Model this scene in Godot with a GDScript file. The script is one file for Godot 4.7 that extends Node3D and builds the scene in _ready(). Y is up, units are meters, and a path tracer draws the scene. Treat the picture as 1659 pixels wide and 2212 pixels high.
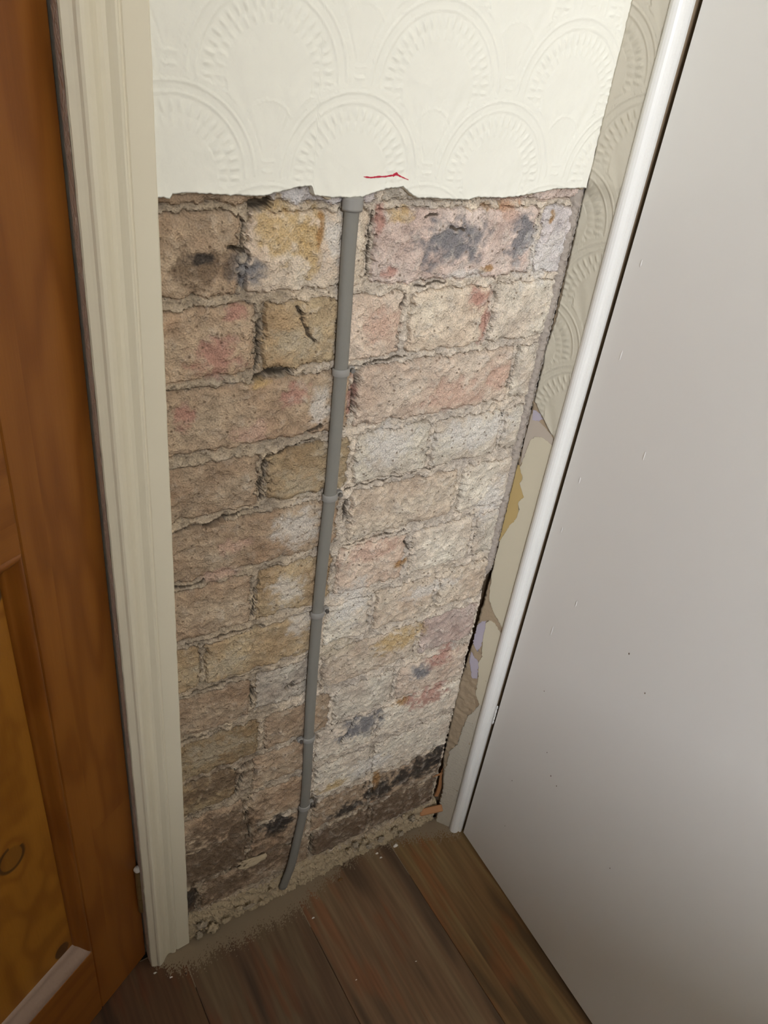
extends Node3D

# ---------------------------------------------------------------- small helpers
const PX := 0.00057           # metres per texel of the brick wall's maps
const X0 := -0.02
const Y0 := -0.02
const NX := 876
const NY := 2036
const WR := 0.465             # x of the right-hand corner
const FRONT := 2.6            # z of the wall with the window

var taken := {}
var hgt := PackedFloat32Array()
var cov := PackedByteArray()
var who := PackedByteArray()
var wall_mat: StandardMaterial3D
var ns := FastNoiseLite.new()
var nc := FastNoiseLite.new()

func numbered(called: String) -> String:
	if not taken.has(called):
		taken[called] = 0
		return called
	taken[called] += 1
	return "%s_%03d" % [called, taken[called]]

func tag(o: Node, label: String, category: String, kind := "", group := "") -> Node:
	o.set_meta("label", label)
	o.set_meta("category", category)
	if kind != "": o.set_meta("kind", kind)
	if group != "": o.set_meta("group", group)
	return o

func base(called: String, at := Vector3.ZERO, turn := 0.0) -> Node3D:
	var o := Node3D.new()
	o.name = numbered(called)
	o.position = at
	o.rotation.y = turn
	add_child(o, true)
	return o

func put(called: String, mesh: Mesh, m: Material, parent: Node = self, at := Vector3.ZERO) -> MeshInstance3D:
	var o := MeshInstance3D.new()
	o.name = numbered(called) if parent == self else called + part_no(parent, called)
	o.mesh = mesh
	o.material_override = m
	o.position = at
	o.cast_shadow = GeometryInstance3D.SHADOW_CASTING_SETTING_ON
	parent.add_child(o, true)
	return o

func part_no(parent: Node, called: String) -> String:
	var k := str(parent.get_instance_id()) + called
	if not taken.has(k):
		taken[k] = 0
		return ""
	taken[k] += 1
	return "_%03d" % taken[k]

func mat(c: Color, rough := 0.7, spec := 0.5) -> StandardMaterial3D:
	var m := StandardMaterial3D.new()
	m.albedo_color = c
	m.roughness = rough
	m.metallic_specular = spec
	return m

func rgb(r: int, g: int, b: int) -> Color:
	return Color(r / 255.0, g / 255.0, b / 255.0)

func noise(seed_: int, freq: float, oct := 4, type := FastNoiseLite.TYPE_SIMPLEX_SMOOTH) -> FastNoiseLite:
	var n := FastNoiseLite.new()
	n.seed = seed_
	n.frequency = freq
	n.noise_type = type
	n.fractal_type = FastNoiseLite.FRACTAL_FBM if oct > 1 else FastNoiseLite.FRACTAL_NONE
	n.fractal_octaves = oct
	return n

func bytes(n: FastNoiseLite, w: int, h: int) -> PackedByteArray:
	var im := n.get_image(w, h, false, false, true)
	im.convert(Image.FORMAT_L8)
	return im.get_data()

func streaks(n: FastNoiseLite, w: int, h: int, squeeze: int) -> PackedByteArray:   # noise drawn out along v
	var im := n.get_image(w, h / squeeze, false, false, true)
	im.convert(Image.FORMAT_L8)
	im.resize(w, h, Image.INTERPOLATE_CUBIC)
	return im.get_data()

func poly_out(st: SurfaceTool, pts: Array, out: Vector3, uvs: Array = []) -> void:
	var n: Vector3 = (pts[2] - pts[0]).cross(pts[1] - pts[0])
	var p := pts.duplicate()
	var t := uvs.duplicate()
	if n.dot(out) < 0:
		p.reverse()
		t.reverse()
	for k in range(1, p.size() - 1):
		for i in [0, k, k + 1]:
			if t.size(): st.set_uv(t[i])
			st.add_vertex(p[i])

func begin(smooth := false) -> SurfaceTool:
	var st := SurfaceTool.new()
	st.begin(Mesh.PRIMITIVE_TRIANGLES)
	st.set_smooth_group(0 if smooth else -1)
	return st

func done(st: SurfaceTool) -> ArrayMesh:
	st.generate_normals()
	return st.commit()

func add_box(st: SurfaceTool, lo: Vector3, hi: Vector3, b := 0.002, grain := 1, shift := Vector2.ZERO) -> void:
	var c := (lo + hi) / 2
	var h := (hi - lo) / 2
	b = minf(b, minf(h.x, minf(h.y, h.z)) * 0.9)
	var uv := func(p: Vector3) -> Vector2:
		var q: Vector3 = p - c
		if grain == 1: return Vector2(q.x + q.z, q.y) + shift
		return Vector2(q.y + q.z, q.x) + shift
	var face := func(pts: Array, out: Vector3) -> void:
		var t := []
		for p in pts: t.append(uv.call(p))
		poly_out(st, pts, out, t)
	var P := func(sx: int, sy: int, sz: int, ax: int) -> Vector3:
		var v := Vector3(sx * (h.x - b), sy * (h.y - b), sz * (h.z - b))
		v[ax] += b * [sx, sy, sz][ax]
		return c + v
	for s in [-1, 1]:
		face.call([P.call(s, -1, -1, 0), P.call(s, 1, -1, 0), P.call(s, 1, 1, 0), P.call(s, -1, 1, 0)], Vector3(s, 0, 0))
		face.call([P.call(-1, s, -1, 1), P.call(1, s, -1, 1), P.call(1, s, 1, 1), P.call(-1, s, 1, 1)], Vector3(0, s, 0))
		face.call([P.call(-1, -1, s, 2), P.call(1, -1, s, 2), P.call(1, 1, s, 2), P.call(-1, 1, s, 2)], Vector3(0, 0, s))
		for t in [-1, 1]:
			face.call([P.call(s, t, -1, 0), P.call(s, t, 1, 0), P.call(s, t, 1, 1), P.call(s, t, -1, 1)], Vector3(s, t, 0))
			face.call([P.call(s, -1, t, 0), P.call(s, 1, t, 0), P.call(s, 1, t, 2), P.call(s, -1, t, 2)], Vector3(s, 0, t))
			face.call([P.call(-1, s, t, 1), P.call(1, s, t, 1), P.call(1, s, t, 2), P.call(-1, s, t, 2)], Vector3(0, s, t))
			for r in [-1, 1]:
				face.call([P.call(s, t, r, 0), P.call(s, t, r, 1), P.call(s, t, r, 2)], Vector3(s, t, r))

func box(lo: Vector3, hi: Vector3, b := 0.002, grain := 1, shift := Vector2.ZERO) -> ArrayMesh:
	var st := begin()
	add_box(st, lo, hi, b, grain, shift)
	return done(st)

# an indexed grid of (nu + 1) x (nv + 1) points with smooth normals; at(i, j) gives the point
func grid(nu: int, nv: int, at: Callable, uv = null, flip := false) -> ArrayMesh:
	var P := PackedVector3Array()
	var T := PackedVector2Array()
	var w := nu + 1
	P.resize(w * (nv + 1))
	T.resize(w * (nv + 1))
	for j in nv + 1:
		for i in w:
			P[j * w + i] = at.call(i, j)
			T[j * w + i] = uv.call(i, j) if uv != null else Vector2(float(i) / nu, float(j) / nv)
	return lattice(P, T, w, nv + 1, flip)

func lattice(P: PackedVector3Array, T: PackedVector2Array, w: int, h: int, flip := false) -> ArrayMesh:
	var N := PackedVector3Array()
	N.resize(P.size())
	for j in h:
		for i in w:
			var a := P[j * w + mini(i + 1, w - 1)] - P[j * w + maxi(i - 1, 0)]
			var b := P[mini(j + 1, h - 1) * w + i] - P[maxi(j - 1, 0) * w + i]
			var n := a.cross(b).normalized()
			N[j * w + i] = -n if flip else n
	var I := PackedInt32Array()
	I.resize((w - 1) * (h - 1) * 6)
	var k := 0
	for j in h - 1:
		for i in w - 1:
			var a := j * w + i
			var q: Array = [a, a + w, a + 1, a + 1, a + w, a + w + 1] if not flip else [a, a + 1, a + w, a + 1, a + w + 1, a + w]
			for x in 6:
				I[k + x] = q[x]
			k += 6
	var A := []
	A.resize(Mesh.ARRAY_MAX)
	A[Mesh.ARRAY_VERTEX] = P
	A[Mesh.ARRAY_NORMAL] = N
	A[Mesh.ARRAY_TEX_UV] = T
	A[Mesh.ARRAY_INDEX] = I
	var m := ArrayMesh.new()
	m.add_surface_from_arrays(Mesh.PRIMITIVE_TRIANGLES, A)
	return m

# a closed lump of stone or mortar: a squashed sphere broken by noise
func lump(r: Vector3, seed_: int, rough := 0.35, nu := 14, nv := 9) -> ArrayMesh:
	var off := Vector3(seed_ * 3.7, seed_ * 1.3, seed_ * 2.1)
	var at := func(i: int, j: int) -> Vector3:
		var a := TAU * float(i % nu) / nu
		var e := -PI / 2 + PI * float(j) / nv
		var d := Vector3(cos(e) * cos(a), sin(e), cos(e) * sin(a))
		var p := d * 1.2 + off
		var k := 1.0 + rough * ns.get_noise_3d(p.x * 90, p.y * 90, p.z * 90) * 1.6
		var q := Vector3(signf(d.x) * pow(absf(d.x), 0.8), signf(d.y) * pow(absf(d.y), 0.8), signf(d.z) * pow(absf(d.z), 0.8))
		return q * r * k
	return grid(nu, nv, at, null, true)

func curve_at(c: Array, x: float) -> float:        # piecewise linear through [x, y] points
	if x <= c[0][0]: return c[0][1]
	for k in range(1, c.size()):
		if x <= c[k][0]:
			return lerpf(c[k - 1][1], c[k][1], (x - c[k - 1][0]) / maxf(c[k][0] - c[k - 1][0], 1e-6))
	return c[c.size() - 1][1]

# ---------------------------------------------------------------- the brick wall's surface
# one row per course: bottom, top, bricks [left, right, tint, how far proud in mm]
const ROWS := [
	[1.0215, 1.0915, [[-0.012, 0.071, 4, 1.0], [0.079, 0.198, 1, 1.6], [0.207, 0.408, 6, 2.0], [0.416, 0.47, 5, 1.2]]],
	[0.9445, 1.0115, [[-0.012, 0.088, 4, 0.6], [0.0965, 0.176, 7, 2.6], [0.184, 0.2495, 0, 2.0], [0.261, 0.363, 1, 2.6], [0.371, 0.461, 2, 1.8]]],
	[0.8660, 0.9345, [[-0.012, 0.1975, 4, 1.2], [0.2055, 0.4165, 0, 2.4], [0.4235, 0.459, 2, 0.6]]],
	[0.7915, 0.8530, [[-0.012, 0.0955, 4, 1.6], [0.1065, 0.204, 7, 2.2], [0.213, 0.3135, 2, 1.6], [0.3205, 0.42, 2, 1.8], [0.427, 0.459, 2, 0.8]]],
	[0.7105, 0.7785, [[-0.012, 0.197, 4, 1.6], [0.214, 0.367, 1, 2.6], [0.3765, 0.458, 2, 1.4]]],
	[0.6265, 0.6975, [[-0.012, 0.0915, 4, 1.8], [0.1005, 0.195, 7, 1.4], [0.204, 0.304, 0, 1.2], [0.314, 0.411, 2, 2.0], [0.419, 0.457, 3, 1.2]]],
	[0.5450, 0.6115, [[-0.012, 0.029, 7, 1.0], [0.037, 0.186, 7, 2.4], [0.194, 0.2605, 2, 0.8], [0.2705, 0.3655, 1, 1.8], [0.3755, 0.456, 1, 2.0]]],
	[0.4640, 0.5300, [[-0.012, 0.0945, 4, 2.2], [0.1035, 0.19, 3, -0.6], [0.198, 0.35, 1, 1.4], [0.3595, 0.455, 6, 1.6]]],
	[0.3810, 0.4470, [[-0.012, 0.109, 9, 1.6], [0.1175, 0.215, 4, 2.2], [0.2235, 0.322, 2, 1.2], [0.3305, 0.455, 0, 1.8]]],
	[0.3060, 0.3700, [[-0.012, 0.0775, 9, 2.6], [0.104, 0.1935, 4, 2.0], [0.2015, 0.3, 2, 1.0], [0.3085, 0.46, 2, 2.2]]],
	[0.2160, 0.2910, [[-0.012, 0.0895, 4, 1.8], [0.0985, 0.197, 4, 1.4], [0.2045, 0.3, 2, 1.8], [0.31, 0.458, 2, 1.0]]],
	[0.1365, 0.2040, [[-0.012, 0.096, 8, 0.8], [0.1055, 0.197, 4, 1.6], [0.2065, 0.31, 4, 1.2], [0.3195, 0.455, 4, 1.6]]],
	[0.0590, 0.1240, [[-0.012, 0.0165, 8, -1.0], [0.0255, 0.205, 4, 0.6], [0.2135, 0.317, 8, 1.8], [0.326, 0.455, 8, 1.0]]],
	[1.0985, 1.1600, [[-0.012, 0.087, 4, 0.6], [0.0955, 0.205, 5, 1.0], [0.214, 0.32, 3, 1.4], [0.329, 0.47, 6, 1.0]]],
]
# 0 pink, 1 yellow-pink, 2 pale buff, 3 mortar-covered grey, 4 brown buff, 5 lilac grey, 6 dusky red, 7 ochre buff, 8 sooty brown
const TINTS := [[205, 184, 162], [207, 188, 164], [209, 195, 174], [190, 177, 158], [173, 149, 122], [194, 184, 177], [199, 178, 163], [172, 149, 116], [136, 116, 95], [154, 131, 99]]
# stains: x, y, half width, half height, kind
const STAINS := [
	[0.299, 1.058, 0.046, 0.025, 0], [0.390, 1.062, 0.020, 0.026, 0], [0.078, 1.044, 0.020, 0.015, 0], [0.040, 1.046, 0.034, 0.017, 7], [0.276, 0.348, 0.039, 0.026, 0], [0.368, 0.425, 0.022, 0.017, 0],
	[0.112, 1.075, 0.030, 0.026, 1], [0.141, 1.066, 0.012, 0.029, 1], [0.231, 1.086, 0.017, 0.008, 1], [0.095, 0.931, 0.015, 0.005, 1], [0.351, 1.030, 0.011, 0.004, 5], [0.359, 1.093, 0.025, 0.006, 5], [0.149, 1.074, 0.004, 0.017, 5],
	[0.300, 0.651, 0.011, 0.006, 5], [0.343, 0.372, 0.015, 0.010, 5], [0.427, 1.080, 0.004, 0.007, 5], [0.348, 1.000, 0.017, 0.015, 2], [0.362, 0.972, 0.008, 0.025, 2], [0.070, 1.003, 0.013, 0.009, 2], [0.052, 0.965, 0.028, 0.021, 2],
	[0.135, 0.913, 0.018, 0.015, 2], [0.200, 0.906, 0.007, 0.024, 2], [0.020, 0.908, 0.011, 0.015, 2], [0.404, 0.440, 0.028, 0.020, 2], [0.396, 0.362, 0.040, 0.024, 2], [0.399, 0.901, 0.022, 0.022, 6], [0.211, 1.084, 0.007, 0.015, 2],
	[0.229, 1.032, 0.010, 0.006, 2], [0.366, 1.090, 0.019, 0.014, 6], [0.091, 0.881, 0.023, 0.013, 6], [0.068, 0.744, 0.022, 0.011, 6], [0.057, 0.709, 0.022, 0.010, 6], [0.225, 0.980, 0.026, 0.020, 6], [0.251, 0.685, 0.043, 0.019, 6],
	[0.337, 0.886, 0.049, 0.021, 6], [0.145, 0.748, 0.036, 0.030, 3], [0.138, 0.662, 0.025, 0.029, 3], [0.384, 0.830, 0.070, 0.024, 3], [0.420, 1.036, 0.028, 0.032, 3], [0.163, 0.896, 0.014, 0.027, 3], [0.321, 1.026, 0.031, 0.006, 3],
	[0.257, 0.834, 0.039, 0.028, 3], [0.434, 0.716, 0.030, 0.036, 3], [0.164, 1.065, 0.012, 0.026, 3], [0.359, 0.589, 0.051, 0.013, 3], [0.232, 0.608, 0.029, 0.040, 3], [0.405, 0.176, 0.060, 0.030, 4], [0.440, 0.190, 0.022, 0.030, 4],
	[0.147, 0.192, 0.026, 0.024, 4], [0.332, 0.165, 0.032, 0.030, 4], [0.271, 0.152, 0.030, 0.018, 4], [0.206, 0.205, 0.012, 0.012, 4], [0.086, 0.225, 0.030, 0.036, 7], [0.022, 0.165, 0.034, 0.040, 7], [0.070, 0.175, 0.026, 0.030, 7],
	[0.376, 0.110, 0.077, 0.036, 7], [0.006, 0.095, 0.016, 0.031, 4], [0.321, 0.195, 0.008, 0.026, 5], [0.036, 1.054, 0.012, 0.006, 4], [0.132, 0.970, 0.036, 0.019, 8], [0.147, 0.809, 0.029, 0.020, 8], [0.052, 0.569, 0.036, 0.023, 8],
	[0.045, 0.421, 0.052, 0.024, 8], [0.318, 0.510, 0.042, 0.024, 1], [0.212, 0.535, 0.040, 0.014, 8], [0.240, 0.235, 0.030, 0.012, 1], [0.160, 0.600, 0.020, 0.020, 3], [0.300, 0.245, 0.050, 0.020, 3],
	[0.055, 0.250, 0.070, 0.035, 7], [0.050, 0.180, 0.075, 0.060, 7], [0.130, 0.125, 0.060, 0.045, 7], [0.060, 0.090, 0.050, 0.030, 7], [0.290, 0.100, 0.070, 0.030, 7], [0.150, 0.195, 0.030, 0.016, 4], [0.050, 0.350, 0.060, 0.030, 7],
]
const INKS := [[116, 115, 116], [198, 166, 114], [178, 130, 114], [226, 219, 208], [64, 58, 52], [160, 118, 72], [206, 168, 146], [116, 96, 76], [186, 172, 146]]
# cracks and holes: x0, y0, x1, y1, half width, depth
const CRACKS := [
	[0.0755, 1.066, 0.075, 1.085, 0.0013, 0.007], [0.084, 1.0965, 0.097, 1.0975, 0.0035, 0.014], [0.063, 1.062, 0.078, 1.059, 0.0016, 0.007], [0.0920, 0.947, 0.0925, 0.992, 0.0014, 0.010], [0.100, 0.9405, 0.126, 0.9395, 0.0032, 0.013], [0.091, 0.938, 0.098, 0.938, 0.0028, 0.012],
	[0.2022, 0.884, 0.2026, 0.929, 0.0014, 0.012], [0.4190, 0.884, 0.4205, 0.907, 0.0015, 0.010], [0.1010, 0.797, 0.0975, 0.824, 0.0012, 0.010], [0.1015, 0.812, 0.1035, 0.842, 0.0011, 0.008],
	[0.003, 0.7775, 0.040, 0.7815, 0.0010, 0.006], [0.040, 0.7790, 0.058, 0.7815, 0.0028, 0.012], [0.058, 0.782, 0.095, 0.787, 0.0012, 0.007], [0.104, 0.848, 0.160, 0.859, 0.0009, 0.006], [0.150, 0.868, 0.165, 0.874, 0.0020, 0.006],
	[0.2080, 0.742, 0.2075, 0.768, 0.0016, 0.010], [0.003, 0.7045, 0.036, 0.7035, 0.0015, 0.006], [0.0955, 0.634, 0.0968, 0.672, 0.0011, 0.009], [0.005, 0.619, 0.110, 0.6135, 0.0010, 0.006],
	[0.040, 0.5345, 0.150, 0.5445, 0.0009, 0.005], [0.005, 0.5360, 0.040, 0.5345, 0.0012, 0.007], [0.0985, 0.495, 0.0985, 0.506, 0.0030, 0.016], [0.0975, 0.478, 0.0985, 0.492, 0.0010, 0.008], [0.1485, 0.487, 0.1545, 0.493, 0.0030, 0.016], [0.155, 0.4875, 0.176, 0.489, 0.0009, 0.008],
	[0.005, 0.4545, 0.055, 0.4545, 0.0011, 0.010], [0.224, 0.362, 0.245, 0.392, 0.0008, 0.005], [0.243, 0.330, 0.262, 0.366, 0.0014, 0.007], [0.0745, 0.309, 0.0895, 0.352, 0.0016, 0.012], [0.073, 0.308, 0.078, 0.310, 0.0030, 0.012], [0.089, 0.362, 0.094, 0.364, 0.0032, 0.010],
	[0.005, 0.3000, 0.036, 0.2985, 0.0013, 0.010], [0.0945, 0.240, 0.096, 0.262, 0.0012, 0.008], [0.0985, 0.190, 0.1005, 0.222, 0.0016, 0.010], [0.2095, 0.075, 0.2095, 0.124, 0.0018, 0.012], [0.298, 0.186, 0.303, 0.205, 0.0016, 0.006],
	[0.322, 0.049, 0.374, 0.0585, 0.0034, 0.020], [0.262, 0.0575, 0.276, 0.058, 0.0018, 0.010], [0.060, 0.1285, 0.066, 0.130, 0.0040, 0.014], [0.070, 0.124, 0.115, 0.127, 0.0014, 0.008], [0.003, 0.062, 0.014, 0.052, 0.0040, 0.012],
	[0.288, 0.7010, 0.298, 0.704, 0.0014, 0.007], [0.301, 0.683, 0.309, 0.671, 0.0010, 0.005], [0.293, 1.074, 0.313, 1.070, 0.0012, 0.003], [0.263, 1.084, 0.274, 1.086, 0.0012, 0.003], [0.249, 0.995, 0.252, 1.008, 0.0013, 0.006],
	[0.203, 1.030, 0.2025, 1.090, 0.0011, 0.006], [0.262, 1.0165, 0.300, 1.0185, 0.0007, 0.004], [0.2, 0.936, 0.262, 0.941, 0.0008, 0.004], [0.205, 0.7855, 0.33, 0.7895, 0.0008, 0.004], [0.21, 0.703, 0.28, 0.7035, 0.0007, 0.004], [0.13, 1.005, 0.150, 0.968, 0.0010, 0.005],
]

func smooth(a: float, b: float, x: float) -> float:
	var t := clampf((x - a) / (b - a), 0.0, 1.0)
	return t * t * (3.0 - 2.0 * t)

func build_wall_maps() -> void:
	var a := bytes(noise(11, 0.022, 4), NX, NY)
	var b := bytes(noise(12, 0.26, 3), NX, NY)
	var c := bytes(noise(13, 0.007, 3), NX, NY)
	var d := bytes(noise(14, 0.045, 3, FastNoiseLite.TYPE_SIMPLEX), NX, NY)
	# diagonal trowel streaks of lime left on the bricks
	var sn := noise(15, 0.030, 4)
	sn.domain_warp_enabled = true
	sn.domain_warp_amplitude = 30.0
	sn.domain_warp_frequency = 0.01
	var e := bytes(sn, NX, NY)
	var pn := noise(16, 0.035, 1, FastNoiseLite.TYPE_CELLULAR)
	pn.cellular_return_type = FastNoiseLite.RETURN_DISTANCE
	var pits := bytes(pn, NX, NY)
	var n := NX * NY
	var col := PackedByteArray()
	col.resize(n * 3)
	var bmp := PackedByteArray()
	bmp.resize(n)
	hgt.resize(n)
	cov.resize(n)
	who.resize(n)
	who.fill(255)
	for k in n:                                    # mortar bed
		var fa := a[k] / 255.0 - 0.5
		var fb := b[k] / 255.0 - 0.5
		var fc := c[k] / 255.0 - 0.5
		hgt[k] = -0.0005 + fa * 0.0046 + (d[k] / 255.0 - 0.5) * 0.0032 + fb * 0.0010
		var v := 1.0 + fb * 0.34 + fa * 0.30 + (d[k] / 255.0 - 0.5) * 0.18
		# mortar paler to the right of the conduit, browner to its left and near the floor
		var pale_share := smooth(0.08, 0.24, X0 + (k % NX) * PX + fc * 0.10) * smooth(0.04, 0.34, Y0 + (k / NX) * PX + fa * 0.10)
		col[k * 3] = int(clampf((lerpf(174, 203, pale_share) + fc * 30) * v, 0, 255))
		col[k * 3 + 1] = int(clampf((lerpf(156, 188, pale_share) + fc * 24) * v, 0, 255))
		col[k * 3 + 2] = int(clampf((lerpf(131, 168, pale_share) + fc * 14) * v, 0, 255))
		bmp[k] = int(clampf(128 + fb * 170 + (d[k] - 128) * 0.6, 0, 255))
	var id := 0
	for row in ROWS:
		for br in row[2]:
			var bx0: float = br[0]
			var bx1: float = br[1]
			var by0: float = row[0]
			var by1: float = row[1]
			var cx := (bx0 + bx1) / 2
			var cy := (by0 + by1) / 2
			var hx := (bx1 - bx0) / 2
			var hy := (by1 - by0) / 2
			var tint: Array = TINTS[br[2]]
			var jitter := 1.0 + 0.05 * sin(id * 12.9)
			var proud: float = br[3] * 0.001
			var tx := 0.010 * sin(id * 3.1)
			var ty := 0.014 * sin(id * 5.3)
			var i0 := maxi(int((bx0 - 0.006 - X0) / PX), 0)
			var i1 := mini(int((bx1 + 0.006 - X0) / PX), NX - 1)
			var j0 := maxi(int((by0 - 0.006 - Y0) / PX), 0)
			var j1 := mini(int((by1 + 0.006 - Y0) / PX), NY - 1)
			for j in range(j0, j1 + 1):
				var y := Y0 + j * PX
				for i in range(i0, i1 + 1):
					var k := j * NX + i
					var fa := a[k] / 255.0 - 0.5
					var fd := d[k] / 255.0 - 0.5
					var x := X0 + i * PX
					var qx := absf(x - cx + fd * 0.009) - hx + 0.004
					var qy := absf(y - cy + fa * 0.008) - hy + 0.004
					var s := (Vector2(maxf(qx, 0), maxf(qy, 0)).length() + minf(maxf(qx, qy), 0.0)) - 0.004
					if s > 0.0012: continue
					var w := smooth(0.0012, -0.0016, s)
					var fb := b[k] / 255.0 - 0.5
					var fc := c[k] / 255.0 - 0.5
					var hb := proud + (x - cx) * tx + (y - cy) * ty + fa * 0.0026 + fd * 0.0018 + fb * 0.0006
					if s > -0.007:
						var t := (s + 0.007) / 0.007
						hb -= t * t * 0.0022
					hgt[k] = lerpf(hgt[k], hb, w)
					var v := jitter * (1.0 + fb * 0.30 + fa * 0.24 + fd * 0.10)
					for q in 3:
						var t3: float = tint[q] + fc * [26.0, 34.0, 34.0][q]
						col[k * 3 + q] = int(clampf(lerpf(col[k * 3 + q], t3 * v, w), 0, 255))
					if w > 0.5:
						cov[k] = 255
						who[k] = id
			id += 1
	for s in STAINS:
		var ink: Array = INKS[s[4]]
		var rx: float = s[2] * 1.25
		var ry: float = s[3] * 1.25
		var most: float = [0.80, 0.75, 0.72, 0.62, 0.85, 0.75, 0.6, 0.72, 0.6][s[4]]
		var lime := 0.0010 if s[4] == 3 or s[4] == 8 else 0.0
		for j in range(maxi(int((s[1] - ry - Y0) / PX), 0), mini(int((s[1] + ry - Y0) / PX), NY - 1) + 1):
			var yy: float = (Y0 + j * PX - s[1]) / ry
			for i in range(maxi(int((s[0] - rx - X0) / PX), 0), mini(int((s[0] + rx - X0) / PX), NX - 1) + 1):
				var k := j * NX + i
				var xx: float = (X0 + i * PX - s[0]) / rx
				var r := xx * xx + yy * yy
				if r >= 1.0: continue
				var w := most * smooth(0.95, 0.25, sqrt(r) + (a[k] / 255.0 - 0.5) * 0.9 + (d[k] / 255.0 - 0.5) * 0.5)
				if w <= 0.0: continue
				var v := 1.0 + (b[k] / 255.0 - 0.5) * 0.4
				for q in 3:
					col[k * 3 + q] = int(clampf(lerpf(col[k * 3 + q], ink[q] * v, w), 0, 255))
				hgt[k] += lime * w * (0.5 + 1.6 * (e[k] / 255.0 - 0.3))
	for k in n:                                    # lime smears and pits
		var sm := (e[k] / 255.0 - 0.53) * 3.2 * (0.45 + 0.55 * smooth(0.1, 0.22, X0 + (k % NX) * PX + (c[k] / 255.0 - 0.5) * 0.3))
		if sm > 0.0:
			sm = minf(sm, 0.85) * (0.45 + 0.55 * d[k] / 255.0)
			var v := 1.0 + (b[k] / 255.0 - 0.5) * 0.35
			col[k * 3] = int(minf(lerpf(col[k * 3], 208 * v, sm * 0.6), 255))
			col[k * 3 + 1] = int(minf(lerpf(col[k * 3 + 1], 198 * v, sm * 0.6), 255))
			col[k * 3 + 2] = int(minf(lerpf(col[k * 3 + 2], 182 * v, sm * 0.6), 255))
			hgt[k] += sm * 0.0020
			bmp[k] = int(clampf(bmp[k] + sm * 40 * (b[k] / 255.0), 0, 255))
		if pits[k] < 26 and c[k] > 120 and d[k] > 96:
			var w := (26 - pits[k]) / 26.0
			bmp[k] = int(bmp[k] * (1.0 - 0.8 * w))
			col[k * 3] = int(lerpf(col[k * 3], 84, w * 0.7))
			col[k * 3 + 1] = int(lerpf(col[k * 3 + 1], 66, w * 0.7))
			col[k * 3 + 2] = int(lerpf(col[k * 3 + 2], 50, w * 0.7))
	for s in CRACKS:
		var p := Vector2(s[0], s[1])
		var q := Vector2(s[2], s[3])
		var r: float = s[4] + 0.004
		for j in range(maxi(int((minf(p.y, q.y) - r - Y0) / PX), 0), mini(int((maxf(p.y, q.y) + r - Y0) / PX), NY - 1) + 1):
			for i in range(maxi(int((minf(p.x, q.x) - r - X0) / PX), 0), mini(int((maxf(p.x, q.x) + r - X0) / PX), NX - 1) + 1):
				var k := j * NX + i
				var at := Vector2(X0 + i * PX + (d[k] / 255.0 - 0.5) * 0.005, Y0 + j * PX + (a[k] / 255.0 - 0.5) * 0.005)
				var t := clampf((at - p).dot(q - p) / maxf((q - p).length_squared(), 1e-9), 0, 1)
				var w := smooth(s[4] + 0.0007, s[4] - 0.0005, at.distance_to(p.lerp(q, t)))
				if w <= 0.0: continue
				hgt[k] -= w * s[5]
				bmp[k] = int(bmp[k] * (1.0 - w * 0.6))
				for z in 3:                      # darker brown in the crack
					col[k * 3 + z] = int(lerpf(col[k * 3 + z], [70, 60, 48][z], w * 0.75))
	# images have their first row at the top
	var img := Image.create_from_data(NX, NY, false, Image.FORMAT_RGB8, col)
	img.flip_y()
	var bim := Image.create_from_data(NX, NY, false, Image.FORMAT_L8, bmp)
	bim.flip_y()
	wall_mat = mat(Color.WHITE, 0.95, 0.2)
	wall_mat.albedo_texture = ImageTexture.create_from_image(img)
	wall_mat.heightmap_enabled = true
	wall_mat.heightmap_scale = 0.24
	wall_mat.heightmap_texture = ImageTexture.create_from_image(bim)

func surf(x: float, y: float) -> float:
	return hgt[clampi(int((y - Y0) / PX), 0, NY - 1) * NX + clampi(int((x - X0) / PX), 0, NX - 1)]

# a patch of the wall surface on the common 2 mm lattice; id >= 0 keeps that brick, -1 keeps the mortar
func wall_patch(xa: float, ya: float, xb: float, yb: float, id: int) -> ArrayMesh:
	var q := 3
	var i0 := maxi(int((xa - X0) / PX) / q, 1) 
	var i1 := mini(int((xb - X0) / PX) / q + 1, NX / q - 1)
	var j0 := maxi(int((ya - Y0) / PX) / q, 1)
	var j1 := mini(int((yb - Y0) / PX) / q + 1, NY / q - 1)
	var w := i1 - i0 + 1
	var h := j1 - j0 + 1
	var P := PackedVector3Array()
	var T := PackedVector2Array()
	P.resize(w * h)
	T.resize(w * h)
	for j in h:
		for i in w:
			var pi := (i0 + i) * q
			var pj := (j0 + j) * q
			var k := pj * NX + pi
			var z := hgt[k]
			var mine := who[k] == id if id >= 0 else who[k] == 255
			if not mine: z = minf(z, 0.0) - 0.006
			if id >= 0 and (i == 0 or j == 0 or i == w - 1 or j == h - 1): z = -0.03
			P[j * w + i] = Vector3(X0 + pi * PX, Y0 + pj * PX, z)
			T[j * w + i] = Vector2((pi + 0.5) / NX, 1.0 - (pj + 0.5) / NY)
	return lattice(P, T, w, h)

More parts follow.
